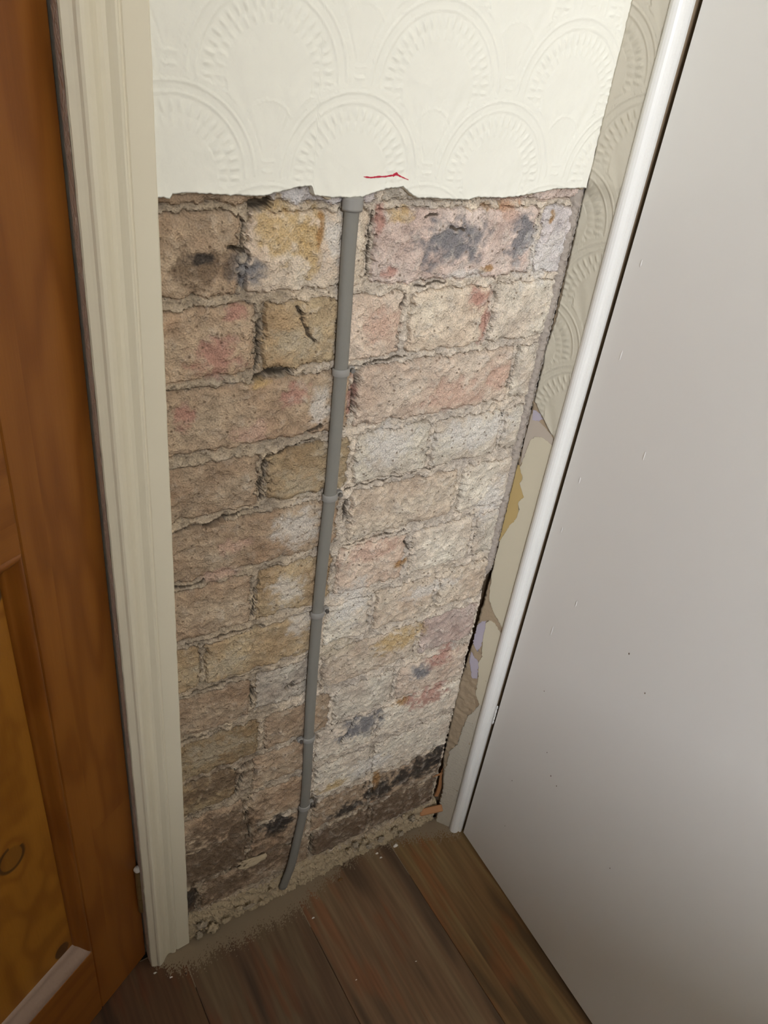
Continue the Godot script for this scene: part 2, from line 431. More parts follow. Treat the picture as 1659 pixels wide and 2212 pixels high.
# ---------------------------------------------------------------- embossed fan wallpaper
func fan(x: float, y: float) -> float:            # relief in metres at (x, y) on the paper
	var R := 0.0745
	for k in range(-2, 9):
		var cy := 1.1205 - 0.145 + k * 0.0725
		if y > cy + R or y < cy - R * 1.3: continue
		var off := 0.013 if posmod(k, 2) == 0 else 0.092
		var dx := fposmod(x - off + 0.079, 0.158) - 0.079
		var dy := y - cy
		var r := sqrt(dx * dx + dy * dy)
		if r > R: continue
		# centre of the fan's ribs, below the ring
		var ey := dy + 0.066
		var ph := atan2(dx, ey)
		var h := 0.0
		if r > 0.0695: h = 0.00035
		elif r > 0.0655: h = 0.00075 * sin((r - 0.0655) / 0.004 * PI)
		elif r > 0.0610: h = 0.00018
		elif r > 0.0580: h = 0.00055 * sin((r - 0.058) / 0.003 * PI)
		elif r > 0.0455 and r < 0.0560 and dy > -0.012:
			var th := atan2(dx, dy)
			h = 0.00085 * maxf(0.0, cos(th * 44.0)) * sin((r - 0.0455) / 0.0105 * PI)
		elif r > 0.0365 and r <= 0.0455 and dy > -0.010:
			var th := atan2(dx, dy)
			h = 0.00060 * maxf(0.0, cos(th * 36.0)) * sin((r - 0.0365) / 0.009 * PI)
		elif r <= 0.0365 or dy <= -0.010:
			var edge := smooth(0.018, 0.052, absf(ph) * 0.09 + 0.006)
			h = 0.00070 * pow(absf(cos(ph * 11.0)), 2.0) * (0.25 + 0.75 * edge) * smooth(0.004, 0.024, ey) * (smooth(0.062, 0.054, r) if dy <= -0.010 else 1.0)
			if absf(ph) < 0.30 and ey < 0.052: h *= 0.55
			var er := Vector2(dx, dy + 0.036).length()
			if absf(er - 0.021) < 0.0012 and dy > -0.034: h += 0.00030
		return h * 1.3 + 0.0001 * ns.get_noise_2d(x * 9000, y * 9000)
	return 0.0

# ---------------------------------------------------------------- textures for wood, laminate and paint
func pine_image(w: int, h: int, seed_: int, knots: Array, light: Array, dark: Array) -> ImageTexture:
	var s1 := streaks(noise(seed_, 0.014, 2), w, h, 12)
	var s2 := streaks(noise(seed_ + 1, 0.30, 2), w, h, 16)
	var wv := bytes(noise(seed_ + 2, 0.006, 2), w, h)
	var out := PackedByteArray()
	out.resize(w * h * 3)
	for j in h:
		for i in w:
			var k := j * w + i
			var u := float(i) / w
			var v := float(j) / h
			var f := u * 1.6 + s1[k] / 255.0 * 1.0 + wv[k] / 255.0 * 1.2
			var deep := 0.0
			for kn in knots:
				var p := Vector2((u - kn[0]) / kn[2], (v - kn[1]) / kn[3])
				var r := p.length()
				f += 1.5 * exp(-r * r * 0.18)
				deep = maxf(deep, smooth(1.05, 0.85, r) * kn[4])
				if r < 1.25 and r > 0.9 and kn[4] < 0.5: deep = maxf(deep, smooth(1.25, 1.05, r) * smooth(0.85, 0.95, r) * 0.8 if p.y > -0.5 or p.x < 0 else 0.0)
			var g := 0.5 + 0.5 * sin(f * TAU)
			g = pow(g, 2.0) * 0.50 + (s2[k] / 255.0 - 0.5) * 0.20 + (s1[k] / 255.0 - 0.5) * 0.3
			for q in 3:
				var c := lerpf(light[q], dark[q], clampf(g, -0.2, 1.0))
				out[k * 3 + q] = int(clampf(lerpf(c, [70, 48, 28][q], deep), 0, 255))
	var im := Image.create_from_data(w, h, false, Image.FORMAT_RGB8, out)
	return ImageTexture.create_from_image(im)

func laminate_image() -> ImageTexture:
	var w := 384
	var h := 1024
	var s1 := streaks(noise(41, 0.016, 2), w, h, 6)
	var s2 := streaks(noise(42, 0.14, 3), w, h, 16)
	var s3 := bytes(noise(43, 0.006, 3), w, h)
	var s4 := streaks(noise(44, 0.05, 2), w, h, 10)
	var out := PackedByteArray()
	out.resize(w * h * 3)
	var mid := [114, 89, 66]
	var lt := [122, 101, 75]
	var dk := [82, 66, 51]
	var rd := [124, 82, 56]
	for k in w * h:
		var t := s1[k] / 255.0
		var r := smooth(0.58, 0.85, s3[k] / 255.0 * 0.6 + s4[k] / 255.0 * 0.45)
		var v := 0.97 + 0.20 * s2[k] / 255.0
		for q in 3:
			var c := lerpf(mid[q], lt[q], smooth(0.45, 0.8, t))
			c = lerpf(c, dk[q], smooth(0.42, 0.18, t) * 0.85)
			c = lerpf(c, rd[q], r * 0.7)
			out[k * 3 + q] = int(clampf(c * v, 0, 255))
	return ImageTexture.create_from_image(Image.create_from_data(w, h, false, Image.FORMAT_RGB8, out))

func relief(m: StandardMaterial3D, seed_: int, freq: float, cm: float, scale: float, stretch := 1) -> StandardMaterial3D:   # fine surface relief, laid on by position
	var im: Image
	var n := noise(seed_, freq, 4)
	im = n.get_seamless_image(512, 512 / stretch, false, false, 0.15, true)
	if stretch > 1: im.resize(512, 512, Image.INTERPOLATE_CUBIC)
	m.heightmap_enabled = true
	m.heightmap_texture = ImageTexture.create_from_image(im)
	m.heightmap_scale = cm
	m.uv1_triplanar = true
	m.uv1_world_triplanar = true
	m.uv1_scale = Vector3.ONE * scale
	return m

# a thin layer whose outline is a polygon with a ragged edge, laid on a plane
func layer(outline: Array, thick: float, rag: float, place: Callable) -> ArrayMesh:
	var pts := PackedVector2Array()
	var n := outline.size()
	for k in n:
		var p := Vector2(outline[k][0], outline[k][1])
		var q := Vector2(outline[(k + 1) % n][0], outline[(k + 1) % n][1])
		var m := maxi(int(p.distance_to(q) / 0.0015), 1)
		for s in m:
			var t := p.lerp(q, float(s) / m)
			var o := Vector2(nc.get_noise_2d(t.x * 11000, t.y * 11000 + 7), nc.get_noise_2d(t.x * 11000 + 91, t.y * 11000)) * rag * 1.7
			pts.append(t + (Vector2.ZERO if s == 0 and m == 1 else o))
	var tri := Geometry2D.triangulate_polygon(pts)
	var st := begin()
	var c := Vector3.ZERO
	for i in range(0, tri.size(), 3):
		var a: Vector3 = place.call(pts[tri[i]].x, pts[tri[i]].y, thick)
		var b: Vector3 = place.call(pts[tri[i + 1]].x, pts[tri[i + 1]].y, thick)
		var d: Vector3 = place.call(pts[tri[i + 2]].x, pts[tri[i + 2]].y, thick)
		poly_out(st, [a, b, d], place.call(0, 0, 1) - place.call(0, 0, 0))
	for i in pts.size():
		var p := pts[i]
		var q := pts[(i + 1) % pts.size()]
		var e := (q - p).orthogonal()
		if Geometry2D.is_point_in_polygon((p + q) / 2 + e.normalized() * 0.0003, pts): e = -e
		var out: Vector3 = place.call(e.x, e.y, 0) - place.call(0, 0, 0)
		poly_out(st, [place.call(p.x, p.y, -0.001), place.call(q.x, q.y, -0.001), place.call(q.x, q.y, thick), place.call(p.x, p.y, thick)], out)
	return done(st)

# a bar whose cross-section (x, z) is swept from y0 to y1; wob moves the section a little with height
func extrude(profile: Array, y0: float, y1: float, steps: int, wob: Callable, closed := true, rag := 0.0) -> ArrayMesh:
	var n := profile.size()
	var st := begin()
	var pt := func(k: int, j: int) -> Vector3:
		var p: Vector2 = profile[k % n]
		var y := lerpf(y0, y1, float(j) / steps)
		var o: Vector2 = wob.call(y, k % n)
		var yy := y + (rag * ns.get_noise_2d(p.x * 9000, 3.0) if j == 0 else 0.0)
		return Vector3(p.x + o.x, yy, p.y + o.y)
	var mid := Vector2.ZERO
	for p in profile: mid += p / n
	for j in steps:
		for k in (n if closed else n - 1):
			var p: Vector2 = profile[k]
			var q: Vector2 = profile[(k + 1) % n]
			var e := (q - p).orthogonal()
			if not Geometry2D.is_point_in_polygon((p + q) / 2 - e.normalized() * 0.0001, PackedVector2Array(profile)): e = -e
			poly_out(st, [pt.call(k, j), pt.call(k + 1, j), pt.call(k + 1, j + 1), pt.call(k, j + 1)], Vector3(e.x, 0, e.y))
	var tri := Geometry2D.triangulate_polygon(PackedVector2Array(profile))
	for e in [0, steps]:
		for i in range(0, tri.size(), 3):
			poly_out(st, [pt.call(tri[i], e), pt.call(tri[i + 1], e), pt.call(tri[i + 2], e)], Vector3(0, -1 if e == 0 else 1, 0))
	st.index()
	st.deindex()
	return done(st)

# ---------------------------------------------------------------- the scene
func _ready() -> void:
	# camera
	var cam := Camera3D.new()
	cam.name = "camera"
	cam.rotation_order = EULER_ORDER_YXZ
	cam.position = Vector3(-0.1952, 1.25734, 0.635)
	cam.rotation = Vector3(-0.584057, -0.625021, 0.139671)
	cam.fov = rad_to_deg(2.0 * atan(1106.0 / 1678.66))
	cam.near = 0.02
	add_child(cam)
	cam.current = true
	# sky and exposure
	var we := WorldEnvironment.new()
	we.name = "environment"
	var env := Environment.new()
	env.background_mode = Environment.BG_SKY
	var sky := Sky.new()
	var pm := ProceduralSkyMaterial.new()
	pm.sky_top_color = Color(0.62, 0.72, 0.86)
	pm.sky_horizon_color = Color(0.86, 0.88, 0.90)
	pm.ground_bottom_color = Color(0.35, 0.35, 0.33)
	pm.ground_horizon_color = Color(0.6, 0.6, 0.58)
	sky.sky_material = pm
	env.sky = sky
	env.tonemap_mode = Environment.TONE_MAPPER_LINEAR
	env.tonemap_exposure = 1.0
	env.sdfgi_enabled = true
	env.ssao_enabled = true
	env.ssil_enabled = true
	we.environment = env
	add_child(we)
	# daylight entering through the window behind the camera
	var day := AreaLight3D.new()
	day.name = "window_daylight"
	day.area_size = Vector2(0.86, 0.70)
	day.light_color = Color(0.915, 0.938, 0.993)
	day.light_energy = 7.9
	day.shadow_enabled = true
	day.position = Vector3(-1.05, 1.95, FRONT - 0.02)
	add_child(day)

	ns = noise(5, 0.01, 4)
	nc = noise(6, 0.02, 3)
	build_wall_maps()
	build_room()
	build_back_wall()
	build_right_wall()
	build_architrave()
	build_floor()
	build_pine_door()
	build_white_door()
	build_conduit()
	build_debris()

func build_room() -> void:
	var plain := mat(rgb(226, 220, 206), 0.9)
	var L := -1.65
	var H := 2.4
	var o := base("wall_left")
	tag(o, "plain cream plaster wall on the left side of the room", "wall", "structure")
	put("plaster", box(Vector3(L - 0.12, -0.1, -0.12), Vector3(L, H, FRONT + 0.12)), plain, o)
	o = base("wall_front")
	tag(o, "plain cream plaster wall that holds the window", "wall", "structure")
	var wx0 := -1.53
	var wx1 := -0.57
	var wy0 := 1.45
	var wy1 := 2.35
	put("plaster", box(Vector3(L, -0.1, FRONT), Vector3(wx0, H, FRONT + 0.12)), plain, o)
	put("plaster", box(Vector3(wx1, -0.1, FRONT), Vector3(0.66, H, FRONT + 0.12)), plain, o)
	put("plaster", box(Vector3(wx0, -0.1, FRONT), Vector3(wx1, wy0, FRONT + 0.12)), plain, o)
	put("plaster", box(Vector3(wx0, wy1, FRONT), Vector3(wx1, H, FRONT + 0.12)), plain, o)
	o = base("window_1")
	tag(o, "white framed window that lets the daylight in", "window", "structure")
	var white := mat(rgb(240, 240, 236), 0.4)
	for s in [[wx0, wy0, wx1, wy0 + 0.05], [wx0, wy1 - 0.05, wx1, wy1], [wx0, wy0 + 0.05, wx0 + 0.05, wy1 - 0.05], [wx1 - 0.05, wy0 + 0.05, wx1, wy1 - 0.05]]:
		put("frame", box(Vector3(s[0], s[1], FRONT + 0.03), Vector3(s[2], s[3], FRONT + 0.09)), white, o)
	var sheen := mat(rgb(235, 240, 245), 0.4)
	sheen.emission_enabled = true
	sheen.emission = Color(0.9, 0.95, 1.0)
	sheen.emission_energy_multiplier = 0.8
	put("pane", box(Vector3(wx0 + 0.05, wy0 + 0.05, FRONT + 0.055), Vector3(wx1 - 0.05, wy1 - 0.05, FRONT + 0.061), 0.0005), sheen, o)
	o = put("ceiling", box(Vector3(L - 0.12, H, -1.2), Vector3(0.66, H + 0.1, FRONT + 0.12)), mat(rgb(236, 233, 226), 0.95))
	tag(o, "plain white plaster ceiling of the room", "ceiling", "structure")
	# low wall added behind the camera to shade the floor and wall foot
	o = put("wall_added_low", box(Vector3(L, 0, 1.25), Vector3(0.46, 1.0, 1.35), 0.004), plain)
	tag(o, "waist-high wall added behind the camera to shade the lower room", "wall", "structure")
	o = put("wall_added_tall", box(Vector3(L, 0, 1.0), Vector3(-0.36, H, 1.1), 0.004), plain)  # unseen tall wall end, added to shade the left of the brickwork
	tag(o, "full-height wall end added behind the camera to shade the left side", "wall", "structure")

func build_back_wall() -> void:
	var wall := base("wall_back")
	tag(wall, "back wall with fan-embossed cream paper above bare old brickwork", "wall", "structure")
	var core := mat(rgb(150, 140, 124), 0.95)
	put("masonry_core", box(Vector3(-0.062, -0.12, -0.16), Vector3(0.66, 2.4, -0.05)), core, wall)
	var plain := mat(rgb(226, 220, 206), 0.9)
	put("plaster_over_door", box(Vector3(-1.17, 2.03, -0.14), Vector3(-0.062, 2.4, 0.004)), plain, wall)
	put("plaster_beside_door", box(Vector3(-1.77, -0.12, -0.14), Vector3(-0.84, 2.03, 0.004)), plain, wall)
	put("hall_end", box(Vector3(-1.3, -0.12, -1.2), Vector3(-0.062, 2.4, -1.1)), plain, wall)
	put("hall_side", box(Vector3(-0.062, -0.12, -1.2), Vector3(0.05, 2.4, -0.16)), plain, wall)
	put("hall_side", box(Vector3(-1.3, -0.12, -1.2), Vector3(-1.17, 2.4, -0.1)), plain, wall)
	# mortar and bricks
	var mo := put("mortar", wall_patch(-0.012, 0.008, 0.4575, 1.118, -1), wall_mat, wall)
	mo.set_meta("label", "sandy grey mortar between and over the bricks")
	var id := 0
	for row in ROWS:
		for br in row[2]:
			put("brick", wall_patch(br[0] - 0.004, row[0] - 0.005, minf(br[1] + 0.004, 0.4575), minf(row[1] + 0.005, 1.118), id), wall_mat, wall)
			id += 1
	# paper over plaster, torn off along a wavering line
	var torn := [[-0.01, 1.1054], [0.0015, 1.1054], [0.0098, 1.1050], [0.0121, 1.1081], [0.0267, 1.1091], [0.0393, 1.1082], [0.0582, 1.1073], [0.0776, 1.1062], [0.0901, 1.1065], [0.1001, 1.1086], [0.1102, 1.1108], [0.1218, 1.1135], [0.1336, 1.1141], [0.1355, 1.1067], [0.1465, 1.1049], [0.1688, 1.1043], [0.1849, 1.1046], [0.1980, 1.1088], [0.2129, 1.1124], [0.2262, 1.1130], [0.2342, 1.1080], [0.2430, 1.1034], [0.2595, 1.1033], [0.2800, 1.1020], [0.3046, 1.1012], [0.3147, 1.1034], [0.3442, 1.1025], [0.3702, 1.1043], [0.3965, 1.1077], [0.4136, 1.1104], [0.4360, 1.1111], [0.4526, 1.1113], [0.4660, 1.1113]]
	var paper := mat(rgb(238, 234, 217), 0.62, 0.4)
	relief(paper, 71, 0.02, 0.03, 9.0)
	var z := 0.0092
	var low := func(x: float) -> float:
		return curve_at(torn, x) + 0.0009 * nc.get_noise_2d(x * 9000, 5.0)
	var nu := 372
	var rows := []
	for k in 300: rows.append(k)
	var at := func(i: int, j: int) -> Vector3:
		var x := -0.004 + 0.4625 * i / nu
		var yb: float = low.call(x)
		if j == 0: return Vector3(x, yb + 0.0012, -0.004)
		if j == 1: return Vector3(x, yb, z - 0.0045)
		var t := float(j - 2) / 270.0
		var y := yb + 0.0006 + (1.460 - yb) * t
		var lift := 0.0016 * exp(-(y - yb) / 0.004) * (0.5 + nc.get_noise_2d(x * 3000, 77.0))
		return Vector3(x, y, z + fan(x, y) + lift + 0.0008 * ns.get_noise_2d(x * 1500, y * 1500))
	put("wallpaper", grid(nu, 272, at), paper, wall)
	put("plaster_above", box(Vector3(-0.004, 1.455, -0.05), Vector3(0.4585, 2.4, z + 0.0005)), paper, wall)
	# plaster and backing paper that show under the torn edge
	var raw := mat(rgb(196, 180, 152), 0.95)
	relief(raw, 72, 0.03, 0.06, 12.0)
	var under := func(i: int, j: int) -> Vector3:
		var x := -0.002 + 0.460 * i / 300
		var yb: float = low.call(x) - 0.0002 - 0.0042 * maxf(0.0, nc.get_noise_2d(x * 2500, 31.0))
		return Vector3(x, yb + [0.002, 0.0, 0.0015, 0.012][j], [-0.004, 0.0035, 0.0062, 0.0064][j] + 0.0008 * nc.get_noise_2d(x * 7000, j * 50.0))
	put("torn_backing", grid(300, 3, under), raw, wall)
	# red crayon line on the paper
	var line := [[0.1832, 1.1222], [0.1909, 1.1216], [0.1975, 1.1222], [0.2053, 1.1224], [0.2145, 1.1236], [0.2172, 1.1250], [0.2205, 1.1232], [0.2262, 1.1213], [0.2310, 1.1198]]
	var half := func(x: float) -> float:
		return 0.0002 + 0.0007 * smooth(0.183, 0.187, x) * smooth(0.234, 0.219, x) * (0.75 + 0.6 * nc.get_noise_2d(x * 12000, 9.0)) + (0.0007 if absf(x - 0.2165) < 0.0022 else 0.0)
	var mark := func(i: int, j: int) -> Vector3:
		var x := 0.1836 + (0.231 - 0.1836) * i / 60.0
		var hw: float = half.call(x)
		var y := curve_at(line, x) + (j - 0.5) * 2.0 * hw
		return Vector3(x, y, z + fan(x, y) + 0.0006 + 0.0008 * ns.get_noise_2d(x * 1500, y * 1500))
	var cm := put("crayon_mark", grid(60, 1, mark), mat(rgb(186, 32, 58), 0.6), wall)
	cm.set_meta("label", "short red crayon line drawn on the paper")
	# sandy mortar ledge along the foot of the wall
	var sand := mat(rgb(180, 161, 130), 0.97, 0.2)
	relief(sand, 73, 0.03, 0.22, 12.0)
	var top := [[-0.012, 0.050], [0.02, 0.056], [0.06, 0.055], [0.10, 0.050], [0.15, 0.047], [0.20, 0.060], [0.245, 0.062], [0.275, 0.055], [0.315, 0.042], [0.375, 0.044], [0.40, 0.056], [0.46, 0.052]]
	var ledge := func(i: int, j: int) -> Vector3:
		var x := -0.012 + 0.482 * i / 420
		var t := float(j) / 48
		var y := lerpf(-0.004, curve_at(top, x), t)
		var out := lerpf(0.0075, 0.0015, pow(t, 1.5)) * (1.15 if x < 0.24 else 0.75)
		var nz := 0.0034 * ns.get_noise_2d(x * 18000, y * 18000) + 0.0060 * ns.get_noise_2d(x * 5000 + 50, y * 7000) + 0.0022 * absf(ns.get_noise_2d(x * 40000, y * 40000)) - 0.002
		if j == 48: return Vector3(x, y + 0.003 * nc.get_noise_2d(x * 4000, 3.0), -0.012)
		return Vector3(x, y + 0.003 * nc.get_noise_2d(x * 4000, 3.0) * t, out + nz)
	var le := put("mortar_ledge", grid(420, 48, ledge), sand, wall)
	le.set_meta("label", "crumbling sandy mortar along the foot of the wall")

func strip_at(s: float, y: float, off: float) -> Vector3:
	return Vector3(WR, y, 0.0) + Vector3(0.5787, 0, 0.8155) * s + Vector3(-0.8155, 0, 0.5787) * off

func build_right_wall() -> void:
	var wall := base("wall_right")
	tag(wall, "right return wall, papered above and peeling below, ending at the white bead", "wall", "structure")
	var plain := mat(rgb(222, 216, 202), 0.9)
	var raw := mat(rgb(160, 140, 112), 0.95)
	relief(raw, 81, 0.02, 0.10, 10.0)
	var prism := [Vector2(0.4775, -0.06), Vector2(0.4775, 0.0165), Vector2(0.4905, 0.0350), Vector2(0.500, 0.0465), Vector2(0.56, 0.0465), Vector2(0.56, -0.06)]
	put("timber_lining", extrude(prism, 0.0, 2.03, 1, func(_y, _k): return Vector2.ZERO), mat(rgb(150, 128, 100), 0.9), wall)
	put("plaster_core", box(Vector3(0.56, -0.1, -0.16), Vector3(0.66, 2.4, FRONT + 0.12)), plain, wall)
	put("plaster_over_door", box(Vector3(0.466, 2.03, -0.06), Vector3(0.56, 2.4, FRONT)), plain, wall)
	put("plaster_beyond_door", box(Vector3(0.50, 0, 0.86), Vector3(0.56, 2.03, FRONT)), plain, wall)
	# bare plaster of the strip, with a broken left edge
	var left := [[0.0, 0.010], [0.09, 0.0095], [0.15, 0.0], [0.18, -0.003], [0.24, -0.0045], [0.36, -0.006], [0.44, -0.001], [0.50, 0.0], [0.56, 0.0015], [0.64, 0.0015], [1.109, 0.0018], [2.0, 0.0]]
	var lf := func(y: float) -> float:
		return curve_at(left, y) + 0.0016 * nc.get_noise_2d(y * 5000, 40.0) * smooth(1.12, 0.9, y)
	var bare := func(i: int, j: int) -> Vector3:
		var y := 2.03 * j / 700
		var s0: float = lf.call(y)
		var t := float(i - 2) / 14
		if i == 0: return strip_at(s0 + 0.003, y, -0.022)
		if i == 1: return strip_at(s0, y, -0.005 + 0.002 * nc.get_noise_2d(y * 6000, 3.0))
		var s := lerpf(s0 + 0.0006, 0.041, t)
		var rough := 0.0012 * smooth(0.47, 0.40, y) * smooth(0.0, 0.1, y) + 0.0002
		return strip_at(s, y, -0.0004 + rough * nc.get_noise_2d(s * 5000, y * 3500) * 1.5)
	put("bare_plaster", grid(16, 700, bare), raw, wall)
	# embossed paper, same as the back wall, its colour darkened to imitate shade
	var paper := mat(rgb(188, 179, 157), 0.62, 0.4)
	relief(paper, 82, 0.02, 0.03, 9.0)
	var low := [[0.0, 0.857], [0.003, 0.856], [0.0087, 0.849], [0.0198, 0.837], [0.0310, 0.824], [0.0367, 0.820], [0.0391, 0.814], [0.045, 0.808]]
	var pl := func(y: float) -> float:
		return curve_at([[0.85, 0.003], [0.882, 0.0027], [0.905, 0.0034], [0.924, 0.0010], [0.942, 0.0028], [0.964, 0.0046], [1.06, 0.0030], [1.109, 0.0014], [1.2, 0.0], [2.0, 0.0]], y) + 0.0008 * nc.get_noise_2d(y * 6000, 71.0) * smooth(1.112, 1.09, y)
	var wp := func(i: int, j: int) -> Vector3:
		var t := float(i) / 40
		var s := 0.0425 * t
		var yb: float = curve_at(low, s) + 0.0008 * nc.get_noise_2d(s * 9000, 8.0)
		var y := yb + (1.46 - yb) * maxf(0.0, float(j - 1)) / 480
		var s2 := lerpf(pl.call(y), 0.0425, t)
		if j == 0: return strip_at(s2, yb, 0.0)
		var bend := smooth(1.100, 1.122, y) * (1.0 - t)
		var p := strip_at(s2, y, 0.0014 + fan(s2 * 1.1 + 0.035, y + 0.052) * 1.35 - (0.0016 if i == 0 else 0.0))
		return p + Vector3(-0.0066, 0, 0.0088) * bend
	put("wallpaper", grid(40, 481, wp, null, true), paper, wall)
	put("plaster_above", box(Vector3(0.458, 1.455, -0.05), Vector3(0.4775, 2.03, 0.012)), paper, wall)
	# older coats of paint left in patches
	var flat := func(s: float, y: float, o: float) -> Vector3: return strip_at(s, y, o)
	var beige := mat(rgb(198, 187, 160), 0.5)
	relief(beige, 83, 0.02, 0.03, 8.0)
	var a := [[0.0103, 0.806], [0.014, 0.811], [0.0230, 0.8135], [0.0420, 0.805], [0.0420, 0.4880], [0.0389, 0.493], [0.0171, 0.520], [0.0076, 0.540], [0.0040, 0.577], [0.0034, 0.603], [0.0030, 0.621], [0.0036, 0.644], [0.0108, 0.670], [0.0182, 0.686], [0.0186, 0.701], [0.0144, 0.711], [0.0201, 0.721], [0.0107, 0.740], [0.0127, 0.750], [0.0060, 0.762], [0.0079, 0.780], [0.0091, 0.797]]
	put("paint_layer", layer(a, 0.0009, 0.0011, flat), beige, wall)
	var b := [[0.0127, 0.493], [0.0160, 0.499], [0.0248, 0.497], [0.0330, 0.488], [0.0420, 0.478], [0.0420, 0.330], [0.0356, 0.324], [0.0243, 0.345], [0.0225, 0.373], [0.0200, 0.392], [0.0160, 0.409], [0.0191, 0.426], [0.0140, 0.458]]
	put("paint_layer", layer(b, 0.0009, 0.0011, flat), beige, wall)
	var pale := mat(rgb(186, 177, 157), 0.6)
	relief(pale, 84, 0.03, 0.08, 12.0)
	var c := [[0.0348, 0.324], [0.0420, 0.330], [0.0420, 0.0], [0.0140, 0.0], [0.0118, 0.047], [0.0116, 0.087], [0.0062, 0.135], [0.0063, 0.194], [0.0165, 0.219], [0.0176, 0.258], [0.0214, 0.291]]
	put("paint_layer", layer(c, 0.0008, 0.0020, flat), pale, wall)
	var must := [[0.0020, 0.765], [0.0060, 0.764], [0.0130, 0.752], [0.0118, 0.740], [0.0206, 0.722], [0.0150, 0.711], [0.0192, 0.700], [0.0186, 0.686], [0.0112, 0.669], [0.0040, 0.643], [0.0022, 0.641]]
	var mm := put("old_paint_patch", layer(must, 0.0006, 0.0007, flat), mat(rgb(180, 154, 100), 0.6), wall)
	mm.set_meta("label", "mustard yellow patch of older paint")
	var lilac := mat(rgb(174, 164, 170), 0.7)
	for p in [[[0.0061, 0.492], [0.0122, 0.495], [0.0140, 0.470], [0.0137, 0.444], [0.0102, 0.431], [0.0008, 0.444], [0.0004, 0.481]], [[0.0007, 0.426], [0.0155, 0.411], [0.0204, 0.378], [0.0124, 0.374], [0.0022, 0.406]], [[0.0045, 0.846], [0.0114, 0.845], [0.0194, 0.838], [0.0156, 0.834], [0.0071, 0.832]]]:
		var li := put("old_paint_patch", layer(p, 0.0005, 0.0012, flat), lilac, wall)
		li.set_meta("label", "lilac patch of older paint")
	var grey := mat(rgb(176, 162, 144), 0.85)
	put("old_paint_patch", layer([[0.004, 0.842], [0.012, 0.835], [0.024, 0.828], [0.034, 0.820], [0.042, 0.808], [0.042, 0.800], [0.010, 0.790], [0.005, 0.765], [0.003, 0.800]], 0.0003, 0.0006, flat), grey, wall)
	# broken plaster edge that meets the brickwork
	var em := mat(rgb(168, 156, 142), 0.95)
	relief(em, 85, 0.03, 0.14, 14.0)
	var edge := func(i: int, j: int) -> Vector3:
		var y := 0.30 + 0.818 * j / 500
		var gap := smooth(0.60, 0.52, y)
		var n1 := nc.get_noise_2d(y * 5000, 11.0)
		var n2 := nc.get_noise_2d(y * 3500, 57.0)
		var n3 := nc.get_noise_2d(y * 14000, 91.0)
		var low_down := smooth(0.62, 0.50, y) * 0.0014
		var xs := [0.4505 + 0.002 * n1, 0.4535 + 0.002 * n1 + 0.001 * n3, 0.457 + 0.0015 * n2, 0.4605 + 0.0012 * n3, 0.4638 + 0.001 * n1, 0.4648 + 0.0008 * n2, 0.4668]
		var zs := [-0.012, 0.0012 + 0.0018 * n2, 0.0034 + 0.002 * n3, 0.0036 + 0.002 * n1, 0.0022 + 0.0015 * n2, -0.0035 + 0.003 * n1, 0.0010]
		var jag := 0.0014 * ns.get_noise_2d(i * 900.0, y * 16000)
		return Vector3(xs[i] + jag + low_down, y, zs[i] + jag - gap * (0.035 if i > 1 else 0.004))
	put("broken_edge", grid(6, 500, edge), em, wall)

	# rounded bead at the edge of the door opening
	var gloss := mat(rgb(238, 235, 226), 0.32)
	var prof := []
	for k in 18:
		var t := TAU * k / 18
		prof.append(Vector2(0.4925 + 0.0086 * cos(t), 0.0390 + 0.0086 * sin(t)))
	var wob := func(y: float, _k: int) -> Vector2:
		var lean := curve_at([[0.0, 0.0], [0.5, -0.0015], [0.95, 0.0], [1.28, -0.003], [2.0, -0.005]], y)
		return Vector2(lean + 0.0003 * nc.get_noise_2d(y * 1500, 4.0), 0.0003 * nc.get_noise_2d(y * 1800, 14.0))
	var t2 := base("trim_2")
	tag(t2, "narrow rounded white bead between the peeling strip and the white door", "trim", "structure")
	put("bead", extrude(prof, 0.0, 2.03, 60, wob), gloss, t2)
	put("fillet", extrude([Vector2(0.4965, 0.0440), Vector2(0.5015, 0.0440), Vector2(0.5022, 0.0492), Vector2(0.4985, 0.0498), Vector2(0.4970, 0.0470)], 0.0, 2.03, 60, wob), gloss, t2)
	for k in 5:
		put("paint_chip", lump(Vector3(0.0016, 0.004 + 0.001 * (k % 2), 0.0016), 60 + k, 0.4, 8, 5), gloss, t2, Vector3(0.5005, 0.300 + k * 0.0085, 0.0515))

